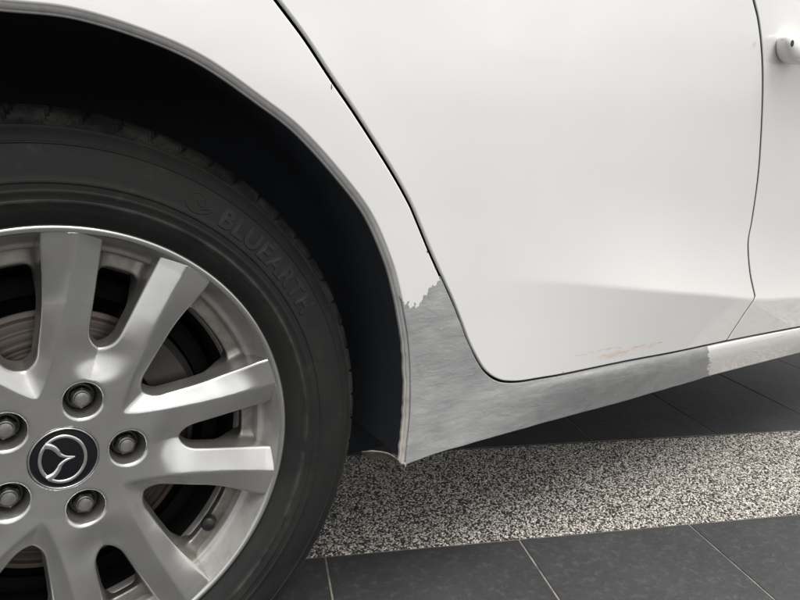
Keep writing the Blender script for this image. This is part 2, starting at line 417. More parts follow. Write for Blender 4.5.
# rear door: bounded by rear gap, bottom gap, front gap
jlow = int(np.argmin(np.abs(low[:, 0] - front[-1][0])))
door_poly = joinpts(line(rtop, rear[0], .01), rear, low[:jlow], front[::-1], line(front[0], ftop, .01), line(ftop, rtop, .02))
door_in, _ = offset_poly(door_poly if area(door_poly) > 0 else door_poly[::-1], -.0020)
def tight(P, dd):
    P = P if area(P) > 0 else P[::-1]
    return offset_poly(P, dd)[0]
rear_door = panel('rear_door', door_in, body_d, M_paint, car, extra=extra_crease, bev=.0018)
fd_poly = joinpts(front, low[jlow:], line(low[-1], lowend, .02), line(lowend, (2.7, .74), .02), line((2.7, .74), ftop, .02), line(ftop, front[0], .01))
front_door = panel('front_door', tight(fd_poly, -.0018), body_d, M_paint, car, extra=extra_crease, bev=.0014)

# quarter panel + sill in one pressing
ARCH_OUT = [(0, 4.5), (75, 13), (150, 36), (206, 62), (262, 101), (300, 131), (340, 175), (370, 215.5), (389.5, 260), (398, 290), (404, 320), (407.6, 345), (409.4, 375), (409.0, 411), (407, 435), (404, 465)]
SILL_LOW = [(404, 466), (440, 453), (485, 440.3), (524, 429), (560, 418.7), (615, 404), (660, 391), (709, 377), (755, 365), (800, 353.5)]
arch = catmull([cast(*p) for p in ARCH_OUT])
sill = catmull([cast(*p, quarter_d) for p in SILL_LOW], .008)
sillend = np.array([2.7, sill[-1][1]])
# mirrored rear half of the arch
xm = float(arch[0][0])
mir = np.array([(2 * xm - p[0], p[1]) for p in arch])[::-1]
bl = mir[0]
quarter_poly = joinpts(mir, arch, sill, line(sill[-1], sillend, .02), line(sillend, lowend - (0, .0), .02), line(lowend, low[-1], .02), low[::-1], rear[::-1], line(rear[0], rtop, .01),
                       line(rtop, (-.75, .74), .02), line((-.75, .74), (-.75, bl[1]), .02), line((-.75, bl[1]), bl, .02))
qp = tight(quarter_poly, -.0023)
quarter = panel('quarter_panel', qp, quarter_d, M_paint, car, bev=.0022, grid=.011)

# grey filler patch, spread thinly over the panel with ragged ends
def near(curve, p): return int(np.argmin(np.hypot(*(curve - np.array(p)).T)))
ia = near(arch, cast(399.5, 295)); ib = near(rear, cast(442, 276.5)); ic = near(low, cast(709, 346)); ids = near(sill, cast(711, 376.5))
rag1 = [(400.5, 295), (404, 299), (407.5, 303), (412, 303.5), (416, 305), (420, 300), (424, 293), (428, 288), (432, 284), (436, 281), (439, 276), (441.5, 275)]
rag2 = [(708.5, 349), (709.6, 352), (708.2, 354.5), (710.3, 357), (709.4, 360), (711.4, 362.5), (708.6, 364.6), (709.8, 366.5), (707.6, 368), (710, 370.2), (709.2, 372.5), (711.2, 375)]
def fray(pts, amp, seed):
    P = catmull(pts, .0011); T = np.gradient(P, axis=0); T /= np.linalg.norm(T, axis=1)[:, None]; N = np.stack([-T[:, 1], T[:, 0]], 1)
    g_ = np.array([noise.noise(Vector((i * .23, seed, 0))) + .7 * noise.noise(Vector((i * .61, seed + 4, 0))) for i in range(len(P))]); env = np.minimum(1, np.minimum(np.arange(len(P)), np.arange(len(P))[::-1]) / 4)
    return P + N * (g_ * amp * env)[:, None]
patch_poly = joinpts(arch[ia:], sill[:ids], fray([cast(*p, quarter_d) for p in rag2[::-1]], .0022, 1), low[:ic + 1][::-1], rear[ib:][::-1], fray([cast(*p) for p in rag1[::-1]], .0042, 9))
def lumps(x, z):
    x = np.atleast_1d(np.asarray(x, float)); z = np.atleast_1d(np.asarray(z, float)); out = np.zeros(x.shape)
    for i in range(len(x)):
        v = Vector((x[i] * 1.0, 0, z[i]))
        out[i] = 0.0009 * noise.noise(v * 18) + .0008 * noise.noise(v * 40 + Vector((3, 1, 2))) + .00022 * noise.noise(Vector((v.x * 45, 2, v.z * 130)))
    return out
patch = panel('filler_patch', tight(patch_poly, -.0014), quarter_d, M_filler, car, off=.0008, bev=.0012, ret=.002, grid=.0045, rough=lambda x, z: np.maximum(lumps(x, z), -.0006),
              label='rough grey filler spread over the lower panel and sill')

# folded wheel arch lip: swept cross-section inward from the arch outline
def lip():
    crv = np.concatenate([mir[:-1], arch]); n_ = len(crv)
    T = np.gradient(crv, axis=0); T /= np.linalg.norm(T, axis=1)[:, None]
    N = np.stack([T[:, 1], -T[:, 0]], 1)           # towards the wheel centre
    if np.mean(np.sum(N * -crv, 1)) < 0: N = -N
    # smooth the normals
    for _ in range(6): N = (np.roll(N, 1, 0) + N * 2 + np.roll(N, -1, 0)) / 4; N /= np.linalg.norm(N, axis=1)[:, None]
    prof = [(-.0034, .0012), (-.0014, .0018), (.0010, .0032), (.0017, .0050), (.0019, .0057), (.0025, .0054), (.0032, .0059), (.0035, .0072), (.0035, .0088), (.0030, .0105)]
    V = []; F = []
    for i in range(n_):
        d = float(quarter_d(crv[i, 0], crv[i, 1])); z = crv[i, 1]
        low_ = max(0, min(1, (.16 - z) / .2)); jig = noise.noise(Vector((crv[i, 0] * 70, 0, z * 90))) * .0016 * low_ + noise.noise(Vector((crv[i, 0] * 30, 4, z * 260))) * .0022 * max(0, min(1, (-.03 - z) / .03))
        for k, (a_, dep) in enumerate(prof):
            a2 = a_ * (1.0 + .25 * low_) + jig * (k > 1)
            V.append((crv[i, 0] + N[i, 0] * a2, -(d - dep) + jig * .6 * (k > 2), crv[i, 1] + N[i, 1] * a2))
    m_ = len(prof)
    for i in range(n_ - 1):
        if i == len(mir) - 1: pass
        for k in range(m_ - 1):
            F.append((i * m_ + k, (i + 1) * m_ + k, (i + 1) * m_ + k + 1, i * m_ + k + 1))
    o = mk('arch_lip', V, F, M_lip, car)
    return o, crv, N
liplobj, acrv, aN = lip()

# arch liner: tunnel behind the lip and inner wall
def liner():
    V = []; F = []
    n_ = len(acrv); cols = [(.0032, .0092), (.003, .012), (-.012, .03), (-.022, .10), (-.03, .20), (-.03, .34)]
    for i in range(n_):
        for (a_, dep) in cols:
            d = float(quarter_d(acrv[i, 0], acrv[i, 1]))
            V.append((acrv[i, 0] + aN[i, 0] * a_, -(d - dep) , acrv[i, 1] + aN[i, 1] * a_))
    m_ = len(cols)
    for i in range(n_ - 1):
        for k in range(m_ - 1): F.append((i * m_ + k, i * m_ + k + 1, (i + 1) * m_ + k + 1, (i + 1) * m_ + k))
    c0 = len(V); V.append((0, .31, -.05))
    for i in range(n_ - 1): F.append((i * m_ + m_ - 1, c0, (i + 1) * m_ + m_ - 1))
    return mk('arch_liner', V, F, M_liner, car)
liner()

# dark structure behind the shut lines
def inner():
    back = joinpts(line((.30, .74), (.30, .45), .03), [(.40, .30), (.44, .15), (.44, .0), (.46, -.045)], line((.46, -.045), (2.7, -.045), .04), line((2.7, -.045), (2.7, .74), .04), line((2.7, .74), (.30, .74), .04))
    back = joinpts(line((.10, .74), (.10, .46), .03), [(.20, .43), (.30, .37), (.38, .27), (.42, .15), (.425, .0), (.43, -.05)], line((.43, -.05), (2.7, -.05), .04), line((2.7, -.05), (2.7, .74), .04), line((2.7, .74), (.10, .74), .04))
    return panel('door_frame', back, lambda x, z: UP(z), M_black, car, off=-.016, bev=.002, ret=.01, grid=.04)
inner()

def shade_strip(name, crv, wd, dep, parent):
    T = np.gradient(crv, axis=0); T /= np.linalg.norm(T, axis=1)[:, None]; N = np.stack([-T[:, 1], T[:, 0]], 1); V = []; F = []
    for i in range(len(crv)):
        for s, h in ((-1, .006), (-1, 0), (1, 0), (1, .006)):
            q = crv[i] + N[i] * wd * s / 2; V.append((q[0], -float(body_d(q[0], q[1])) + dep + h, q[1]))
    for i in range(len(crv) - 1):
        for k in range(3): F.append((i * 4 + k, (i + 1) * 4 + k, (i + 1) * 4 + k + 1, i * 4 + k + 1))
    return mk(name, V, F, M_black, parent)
shade_strip('gap_shade_strip', front, .0040, .0011, car)  # added black ribbon standing in for the shade inside the front gap

def box(name, lo, hi, mt, parent, bev=0.01, **props):
    bm = bmesh.new(); bmesh.ops.create_cube(bm, size=1)
    for v in bm.verts:
        v.co = Vector([lo[i] + (v.co[i] + .5) * (hi[i] - lo[i]) for i in range(3)])
    if bev: bmesh.ops.bevel(bm, geom=bm.edges[:], offset=bev, segments=2, affect='EDGES', profile=.5)
    me = bpy.data.meshes.new(name); bm.to_mesh(me); bm.free(); me.materials.append(mt)
    o = bpy.data.objects.new(name, me); COL.objects.link(o); o.parent = parent
    for k_, v_ in props.items(): o[k_] = v_
    return o
box('floor_pan', (.40, .04, -.060), (2.35, 1.62, .0), M_under, car, .01)
box('sill_flange', (.415, .012, -.078), (2.7, .020, -.05), M_under, car, .002)
box('suspension_arm', (.12, .17, -.17), (.75, .32, -.01), M_under, car, .02)
box('body_shell', (-.73, .36, .02), (2.4, 1.66, .74), M_under, car, .02)
box('upper_shell', (-.74, -.02, .70), (2.69, .50, .738), M_under, car, .01)

# torn metal tab at the foot of the arch lip
def torn():
    pts = [(362, 452, .012), (372, 451.5, .006), (381, 452, .002), (388, 454, 0), (394, 457, -.002), (399, 462, -.004)]
    V = []; F = []
    rows = 6
    for i, (px, py, yy) in enumerate(pts):
        for k in range(rows):
            t = k / (rows - 1)
            d = CF + CR * (px - 400) / FPX - CU * (py + t * (1 + 7 * math.sin(math.pi * min(1, (i + .6) / 5))) * .9 - 300) / FPX
            Y = -.028 + yy + .012 * t
            P = CAM + (Y - CAM[1]) / d[1] * d
            j = .0012 * noise.noise(Vector(P) * 200)
            V.append((P[0], P[1] + j, P[2] + j * .6))
    for i in range(len(pts) - 1):
        for k in range(rows - 1):
            a_ = i * rows + k; F.append((a_, a_ + 1, a_ + rows + 1, a_ + rows))
    o = mk('torn_metal_tab', V, F, M_grime, car, label='crumpled dirty tab bent inward at the foot of the arch')
    md = o.modifiers.new('thickness', 'SOLIDIFY'); md.thickness = .0012
torn()

# red transfer scratch on the lower door: thin raised scrapes
M_red, n, b = mat('red_scrape', (.82, .44, .27), .5)
tc = n.nodes.new('ShaderNodeTexCoord')
ns = noise_node(n, 40, 5, .7, stretch=(1, 1, 5, 0, .3, 0)); rp = ramp(n, ns.outputs[0], [(.44, g3(0)), (.72, g3(.42))]); n.links.new(rp.outputs[0], b.inputs['Alpha'])
def scrape(pts, wd, nm):
    c_ = catmull([cast(*p) for p in pts], .004); T = np.gradient(c_, axis=0); T /= np.linalg.norm(T, axis=1)[:, None]; N = np.stack([-T[:, 1], T[:, 0]], 1)
    V = []; F = []; L = len(c_)
    for i in range(L):
        ww = wd * math.sin(math.pi * (i + .5) / L) ** .7 * (1 + .4 * noise.noise(Vector((i * .37, 1, 0))))
        for s in (-1, -.33, .33, 1):
            q = c_[i] + N[i] * ww * s; V.append((q[0], -float(body_d(q[0], q[1])) - .0003, q[1]))
    for i in range(L - 1):
        for k in range(3): F.append((i * 4 + k, (i + 1) * 4 + k, (i + 1) * 4 + k + 1, i * 4 + k + 1))
    mk(nm, V, F, M_red, car, label='faint reddish scrape low on the rear door')
scrape([(590, 360), (615, 354), (640, 348), (662, 342)], .006, 'scrape_mark')
scrape([(575, 356), (600, 351), (622, 347)], .003, 'scrape_mark')

# small chips through the paint beside the shut line
for (px, py, w1, h1, up) in ((331.5, 87, .0006, .0026, 0), (427.5, 251.5, .0010, .0020, 2), (436, 268, .0008, .0013, 5), (563, 372, .0009, .0009, 6)):
    cx_, cz_ = cast(px, py); V = []
    for k in range(9):
        a_ = 2 * math.pi * k / 9; q = 1 + .5 * noise.noise(Vector((k * 1.7, up * 3.1, 0)))
        x_, z_ = cx_ + w1 * q * math.cos(a_), cz_ + h1 * q * math.sin(a_); V.append((x_, -float(body_d(x_, z_)) - .00015, z_))
    mk('paint_chip', V, [tuple(range(9))], M_nutdark, car, smooth=False)

# door handle, mostly beyond the right edge
def handle():
    hx, hz = cast(773, 46); d0 = float(body_d(hx, hz))
    hd = empty('door_handle', (hx, -d0, hz), front_door)
    L = .21; V = []; F = []; n1, n2 = 48, 28
    for i in range(n1 + 1):
        t = i / n1; x = L * t ** 1.7
        e = math.sqrt(max(0, 1 - (1 - min(1, x / .034)) ** 2)) * math.sqrt(max(0, 1 - (1 - min(1, (L - x) / .03)) ** 2))
        bar = float(smooth(.045, .075, x)) * (1 - float(smooth(.15, .18, x)))
        hh = (.0205 - .004 * bar) * max(e, .02); dd = (.0165 - .006 * bar) * max(e, .02) ** .7
        cy = -.0125 - .010 * bar; cz = .0195 - hh - .011 * (1 - e) ** 1.5 - .003 * t
        for j in range(n2):
            a_ = 2 * math.pi * j / n2; cc, ss = math.cos(a_), math.sin(a_)
            V.append((x, cy + dd * abs(cc) ** .8 * (1 if cc > 0 else -1), cz + hh * abs(ss) ** .8 * (1 if ss > 0 else -1)))
    for i in range(n1):
        for j in range(n2):
            a_ = i * n2 + j; b2 = i * n2 + (j + 1) % n2; F.append((a_, b2, b2 + n2, a_ + n2))
    mk('grip', V, F, M_paint, hd)
    dh = CF + CR * (792 - 400) / FPX - CU * (43.5 - 300) / FPX; Ph = CAM + (-d0 - .029 - CAM[1]) / dh[1] * dh; ox, oz = Ph[0] - hx, Ph[2] - hz; pass
    V = [(ox, -.0296, oz)]; F = []
    for j in range(20):
        a_ = 2 * math.pi * j / 20; V.append((ox + .0050 * math.cos(a_), -.0294, oz + .0050 * math.sin(a_)))
    for j in range(20): F.append((0, 1 + j, 1 + (j + 1) % 20))
    mk('lock_hole', V, F, M_black, hd)
    # shallow dish behind the grip
handle()

# ------------------------------------------------------------------ wheel
CAMBER = 0.05225535675959897
PH = R(69.86)
wheel = empty('wheel', (0, 0, 0), car); wheel.rotation_euler = (-CAMBER, 0, 0)
# local frame: x right, z up, -y outward.  (u, v, w) mm -> (u, -w, v)
def L2(u, v, w_): return np.stack([u, -w_, v], -1) / 1000.

def smax(a, b_, k):
    h = np.clip(.5 + .5 * (a - b_) / k, 0, 1); return b_ + (a - b_) * h + k * h * (1 - h)
def smin(a, b_, k): return -smax(-a, -b_, k)

def field(u, v, w_):
    r = np.hypot(u, v); th = np.arctan2(v, u)
    tl = (th - PH + R(36)) % R(72) - R(36)
    t = np.abs(r * np.sin(tl)); s = r * np.cos(tl)
    tr = np.interp(s, [48, 70, 90, 110, 130, 150, 170, 190, 207, 225], [35.3, 35.2, 35.8, 37.2, 39.2, 41.6, 44.4, 47.4, 50.4, 53.5])
    hr = np.interp(r, [0, 40, 60, 80, 100, 125, 150, 180, 205, 225], [-10.5, -10.5, -10.3, -9.0, -7.4, -5.6, -4.2, -3.2, -1.9, .5])
    dt = t - tr
    inner_amt = smooth(72, 112, s) * (.27 + .22 * smooth(120, 200, s))
    phi = R(36) - np.abs(tl); sdp = r * np.cos(phi); td = r * np.sin(phi)
    dt = dt - (np.sqrt(td * td + 16) - np.abs(td)) * .8
    a_ = np.sqrt(dt * dt + 1.4) ; H = hr - (.74 - .24 * smooth(95, 145, r) - .45 * smooth(150, 212, r)) * (a_ + dt) / 2 - inner_amt * (a_ - dt) / 2
    # slight dish where the twin spokes part, below the small window
    H = H - 2.6 * np.exp(-((s - 96) / 14) ** 2 - (t / 17) ** 2)
    phi = R(36) - np.abs(tl); sdp = r * np.cos(phi); td = r * np.sin(phi)
    Dd = smax((td - (15.5 + (sdp - 107) * .375 + 2.8 * np.sin(np.clip((sdp - 107) / 90, 0, 1) * np.pi))) / 1.07, 91 - sdp, 15)
    Ds = smax((t - (14.0 + (s - 125) * .15)) / 1.01, 107.5 - s, 20)
    D = np.minimum(Dd, Ds)
    G1 = (w_ - H) * .87
    G2 = (-D - .13 * (H - w_)) * .98
    F_ = smax(G1, G2, 2.6)
    # lug nut wells
    wx = s - 57.2; wr = np.hypot(wx, t); dep = -9 - w_
    Wl = wr - np.interp(dep, [-6, 0, 3, 18, 30], [25.5, 19.5, 17.4, 14.6, 14.0])
    F_ = smax(F_, -np.maximum(Wl, -(w_ + 33)), 2.2)
    # centre recess for the cap
    F_ = smax(F_, -np.maximum(r - 30.3, -(w_ + 16)), 1.2)
    F_ = smax(F_, r - 216.6, 1.0)
    F_ = smax(F_, (H - 40 + 17 * smooth(75, 105, r) * (1 - smooth(150, 180, r))) - w_, 4)
    F_ = smin(F_, smax(smax(184.5 - r, w_ + 39, 3), r - 200, 1), 11)
    F_ = np.maximum(F_, -56 - w_)
    return F_

def surface_nets(fn, lo, hi, h):
    xs = [np.arange(lo[i], hi[i] + h, h) for i in range(3)]
    X, Y, Z = np.meshgrid(*xs, indexing='ij')
    Fv = fn(X, Y, Z).astype(np.float32)
    S = Fv < 0
    nx, ny, nz = S.shape
    cs = np.zeros((nx - 1, ny - 1, nz - 1), np.int8)
    for dx in (0, 1):
        for dy in (0, 1):
            for dz in (0, 1): cs += S[dx:nx - 1 + dx, dy:ny - 1 + dy, dz:nz - 1 + dz]
    act = (cs > 0) & (cs < 8); idx = -np.ones(act.shape, np.int64); I = np.argwhere(act); idx[act] = np.arange(len(I))
    acc = np.zeros((len(I), 3)); cnt = np.zeros(len(I))
    corners = [(a_, b_, c_) for a_ in (0, 1) for b_ in (0, 1) for c_ in (0, 1)]
    for c0 in corners:
        for ax in range(3):
            if c0[ax] == 1: continue
            c1_ = list(c0); c1_[ax] = 1
            f0 = Fv[I[:, 0] + c0[0], I[:, 1] + c0[1], I[:, 2] + c0[2]]; f1 = Fv[I[:, 0] + c1_[0], I[:, 1] + c1_[1], I[:, 2] + c1_[2]]
            cr = (f0 < 0) != (f1 < 0); t = np.where(cr, f0 / np.where(cr, f0 - f1, 1), 0)
            p = np.array(c0, float)[None] + 0 * acc; p[:, ax] += t
            acc += np.where(cr[:, None], p, 0); cnt += cr
    V = (I + acc / cnt[:, None]) * h + np.array(lo)
    Q = []
    for ax in range(3):
        a1, a2 = (ax + 1) % 3, (ax + 2) % 3
        sl0 = [slice(None)] * 3; sl1 = [slice(None)] * 3; sl0[ax] = slice(0, -1); sl1[ax] = slice(1, None)
        s0 = S[tuple(sl0)]; s1 = S[tuple(sl1)]
        E_ = np.argwhere(s0 != s1)
        ok = (E_[:, a1] > 0) & (E_[:, a2] > 0) & (E_[:, a1] < S.shape[a1] - 1) & (E_[:, a2] < S.shape[a2] - 1); E_ = E_[ok]
        flip = s0[E_[:, 0], E_[:, 1], E_[:, 2]]
        def at_(o1, o2):
            P = E_.copy(); P[:, a1] += o1; P[:, a2] += o2; return idx[P[:, 0], P[:, 1], P[:, 2]]
        q = np.stack([at_(-1, -1), at_(0, -1), at_(0, 0), at_(-1, 0)], 1)
        q = np.where(flip[:, None], q, q[:, ::-1]); Q.append(q)
    Q = np.concatenate(Q)
    def grad(P, e=.25):
        g = np.zeros_like(P)
        for k in range(3):
            d = np.zeros(3); d[k] = e
            A = P + d; B = P - d; g[:, k] = (fn(*A.T) - fn(*B.T)) / (2 * e)
        return g
    for _ in range(2):
        g = grad(V); L = np.sum(g * g, 1); f = fn(*V.T); V = V - np.clip(f / np.maximum(L, .2), -h, h)[:, None] * g
    g = grad(V, .45); g /= np.linalg.norm(g, axis=1)[:, None] + 1e-9
    return V, Q, g

V, Q, G = surface_nets(field, (-221, -221, -58), (221, 221, 4), 1.7)
Vl = L2(V[:, 0], V[:, 1], V[:, 2]); Nl = np.stack([G[:, 0], -G[:, 2], G[:, 1]], 1)
# orientation: (u,v,w)->(u,-w,v) keeps handedness
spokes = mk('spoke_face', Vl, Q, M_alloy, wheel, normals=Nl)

def lathe(name, prof, mt, parent, seg=180, closed=False, rfun=None):
    V = []; F = []; m_ = len(prof)
    for i in range(seg):
        a_ = 2 * math.pi * i / seg; ca, sa = math.cos(a_), math.sin(a_)
        for k, (r_, w_) in enumerate(prof):
            rr_ = r_ + (rfun(a_, k, r_, w_) if rfun else 0)
            V.append((rr_ * ca / 1000, -w_ / 1000, rr_ * sa / 1000))
    for i in range(seg):
        j = (i + 1) % seg
        for k in range(m_ - 1): F.append((i * m_ + k, j * m_ + k, j * m_ + k + 1, i * m_ + k + 1))
    return mk(name, V, F, mt, parent)

# rim barrel with its outer lip and inner steps
lathe('rim_lip', [(221.5, -9), (222.2, -4), (222, -1), (220.8, .8), (219, 1.2), (217, .7), (215.8, -.3), (214.9, -2.2)], M_alloy, wheel, 240)
lathe('rim_barrel', [(214.95, -2.1), (212.8, -8), (208, -21), (206.0, -25), (204.6, -27.0), (203.0, -27.8), (200.6, -28.6), (199.6, -31), (198.8, -39), (198, -42), (196.4, -44), (188, -47), (184.5, -49), (183.4, -51), (182.6, -54), (181.5, -58)], M_barrel, wheel, 240)
lathe('inner_barrel', [(181.6, -57.5), (178, -66), (176, -90), (178, -150), (188, -170), (205, -178)], M_innerb, wheel, 160)
lathe('dust_shield', [(150, -70), (168, -74), (170, -86), (60, -90)], M_innerb, wheel, 120)

# tyre
tp = [(214, -6), (219, -5), (223.5, -2.5), (227, 2.0), (231, 6.0), (236, 8.6), (240.5, 10.2), (241.6, 11.4), (243, 11.6), (244.2, 10.8), (249, 11.6), (250.4, 12.6), (251.8, 12.6), (253, 11.8), (257.6, 12.2), (258.6, 13.2), (260, 13.2), (261.2, 12.2), (266, 11.8), (272, 11.4), (279, 10.2), (286, 8.2), (290.6, 6.6), (291.6, 7.3), (292.8, 6.7), (293.4, 5.0), (298, 2.8), (303, -.4), (305.6, -2.4), (306.6, -2.4), (307.4, -4.4), (311, -8), (315, -13), (319, -19), (322.5, -26), (325, -34), (326.8, -44), (327.6, -50), (327.8, -58), (320.0, -58.4), (320, -67), (328.6, -67.4), (329.2, -90), (329.2, -98), (321, -98.4), (321, -107), (328.6, -107.6), (327.6, -140), (325, -162), (317, -180), (305, -192), (280, -204), (250, -202), (222, -186)]
NB = 66
def tread(a_, k, r_, w_):
    if w_ < -150 or r_ < 306.8: return 0
    ph_ = (a_ / (2 * math.pi) * NB + .55 * (1 - math.exp(-max(0, -w_ - 4) / 22.)) * 1.0) % 1.0
    dpt = min(1, max(0, (-w_ - 4) / 9))
    g = 0; dpt *= 1 - .65 * min(1, max(0, (-w_ - 22) / 20))
    dd = min(abs(ph_ - .5), 1)
    if dd < .055: g = -5 * dpt
    d2 = min(ph_, 1 - ph_)
    if d2 < .018 and w_ < -14: g = -2.0 * dpt
    return g
# non-uniform angular sampling would be finer, 66 blocks x 18 columns is enough
tyre = lathe('tyre', tp, M_tyre, wheel, NB * 20, rfun=tread)
tyre.data.polygons.foreach_set('use_smooth', [True] * len(tyre.data.polygons))
tyre.data.set_sharp_from_angle(angle=R(38))

def side_w(r_):
    P = sorted([(p[0], p[1]) for p in tp[:36]]); return float(np.interp(r_, [p[0] for p in P], [p[1] for p in P]))

def sidewall_text(txt, r0, th0, size, raise_, name, sp=1.0, parent=wheel, shear=0.0):
    cu = bpy.data.curves.new(name, 'FONT'); cu.body = txt; cu.size = size; cu.extrude = .01; cu.offset = size * .035; cu.space_character = sp; cu.resolution_u = 4; cu.shear = shear
    to = bpy.data.objects.new('tmp', cu); COL.objects.link(to); bpy.context.view_layer.update()
    me = bpy.data.meshes.new_from_object(to.evaluated_get(bpy.context.evaluated_depsgraph_get())); bpy.data.objects.remove(to)
    bm = bmesh.new(); bm.from_mesh(me)
    for v in bm.verts:
        x, y, z = v.co; a_ = th0 - x / r0; r_ = r0 - size * .35 + y
        w_ = side_w(r_) + (raise_ if z > 0 else -1.5)
        v.co = Vector((r_ * math.cos(a_), -w_, r_ * math.sin(a_))) / 1000
    bmesh.ops.recalc_face_normals(bm, faces=bm.faces[:])
    bm.to_mesh(me); bm.free(); me.name = name; me.materials.clear(); me.materials.append(M_tyretext)
    o = bpy.data.objects.new(name, me); COL.objects.link(o); o.parent = parent; return o
sidewall_text('BLUEARTH', 275, R(56.5), 27, .8, 'lettering', 1.12)

# swirl mark moulded beside the lettering: two interleaved leaf outlines
def ribbon(path, wd, ht, name, closed=False, fn=None, mt=M_tyretext):
    P = catmull(path, 1.2, closed); n_ = len(P); T = (np.roll(P, -1, 0) - np.roll(P, 1, 0)) if closed else np.gradient(P, axis=0)
    T /= np.linalg.norm(T, axis=1)[:, None]; N = np.stack([-T[:, 1], T[:, 0]], 1); V = []; F = []
    for i in range(n_):
        for s, h in ((-1, -1), (-.7, ht), (.7, ht), (1, -1)):
            q = P[i] + N[i] * wd * s / 2; V.append(fn(q[0], q[1], h))
    for i in range(n_ if closed else n_ - 1):
        j = (i + 1) % n_
        for k in range(3): F.append((i * 4 + k, j * 4 + k, j * 4 + k + 1, i * 4 + k + 1))
    return V, F
def tyrexy(x, y, h, r0=273, th0=R(61.5)):
    a_ = th0 - x / r0; r_ = r0 + y; w_ = side_w(r_) + h
    return (r_ * math.cos(a_) / 1000, -w_ / 1000, r_ * math.sin(a_) / 1000)
V = []; F = []
for pth in ([(-13, -2), (-11, 6), (-4, 10), (3, 8), (6, 3), (3, -1), (-1, 1), (-1, 4)], [(-13, -2), (-9, -7), (-2, -9), (6, -7), (12, -3), (14, 1), (8, -1), (3, -4)]):
    v_, f_ = ribbon(pth, 1.5, .7, '', fn=tyrexy); F += [tuple(i + len(V) for i in f) for f in f_]; V += v_
mk('swirl_mark', V, F, M_tyretext, wheel, smooth=False)
V = []; F = []
for k in range(8):
    a_ = 2 * math.pi * k / 8; V.append(tyrexy(3 * math.cos(a_), 3 * math.sin(a_), .9, 279, R(-38)))
F.append(tuple(range(8)))
# small wear pits in the shoulder blocks
V = []; F = []
for bk_ in range(NB):
    for (f_, r_) in ((.62, 309.5), (.74, 311.5), (.84, 309.3), (.98, 311.8), (1.12, 309.6), (1.25, 311.6)):
        a0 = (bk_ + f_) / NB * 2 * math.pi; w0 = float(np.interp(r_, [307.4, 311, 315], [-4.4, -8, -13])); i0 = len(V)
        for q in range(6):
            t = q * math.pi / 3; rr_ = r_ + 1.0 * math.sin(t); aa = a0 + 1.3 * math.cos(t) / r_; ww = w0 - (rr_ - r_) * 1.1 + .35
            V.append((rr_ * math.cos(aa) / 1000, -ww / 1000, rr_ * math.sin(aa) / 1000))
        F.append(tuple(range(i0, i0 + 6)))
mk('tread_pit', V, F, M_black, wheel, smooth=False, kind='stuff')
# lug nuts
for k in range(5):
    a_ = PH - k * R(72); cx, cz = 57.2 * math.cos(a_), 57.2 * math.sin(a_)
    nut = empty('lug_nut', (cx / 1000, 0, cz / 1000), wheel)
    nut.rotation_euler = (0, R(17 * k + 5), 0)
# (a nut is a sub-part: one mesh with two materials)
for o in [o for o in bpy.data.objects if o.name.startswith('lug_nut')]: bpy.data.objects.remove(o)
def nut_mesh():
    V = []; F = []; mi = []
    def ring(r_, w_, hexa=0, n_=36):
        i0 = len(V)
        for j in range(n_):
            a_ = 2 * math.pi * j / n_; rr_ = r_
            if hexa: rr_ = r_ * (math.cos(R(30)) / math.cos(((a_ + R(30)) % R(60)) - R(30))) * (1 - hexa) + r_ * hexa if hexa < 1 else r_
            V.append((rr_ * math.cos(a_) / 1000, -w_ / 1000, rr_ * math.sin(a_) / 1000))
        return i0
    seq = [(15.5, -34, 0), (15.0, -31, 0), (12.6, -29.5, 0), (12.2, -28.2, 0), (10.6, -28, 0), (10.9, -27, .01), (10.9, -21.5, .01), (10.2, -20, .3), (8.6, -19.2, 0), (7.5, -19.6, 0), (6.9, -19.6, 0), (6.7, -17.6, 0), (6.1, -16.8, 0), (3, -16.3, 0)]
    rs = [ring(*s) for s in seq]
    for q in range(len(rs) - 1):
        for j in range(36):
            k = (j + 1) % 36; F.append((rs[q] + j, rs[q] + k, rs[q + 1] + k, rs[q + 1] + j)); mi.append(1 if q < 9 and q != 6 else 0)
    c0 = len(V); V.append((0, 16.2 / 1000, 0))
    for j in range(36): F.append((rs[-1] + j, rs[-1] + (j + 1) % 36, c0)); mi.append(0)
    return V, F, mi
nv, nf_, nmi = nut_mesh()
nme = None
for k in range(5):
    a_ = PH - k * R(72)
    if nme is None:
        o = mk('lug_nut', nv, nf_, M_nut, wheel); nme = o.data; nme.materials.append(M_nutdark)
        nme.polygons.foreach_set('material_index', nmi); nme.set_sharp_from_angle(angle=R(40))
    else:
        o = bpy.data.objects.new('lug_nut', nme); COL.objects.link(o); o.parent = wheel
    o.location = (57.2 * math.cos(a_) / 1000, 0, 57.2 * math.sin(a_) / 1000); o.rotation_euler = (0, R(17 * k + 5), 0)

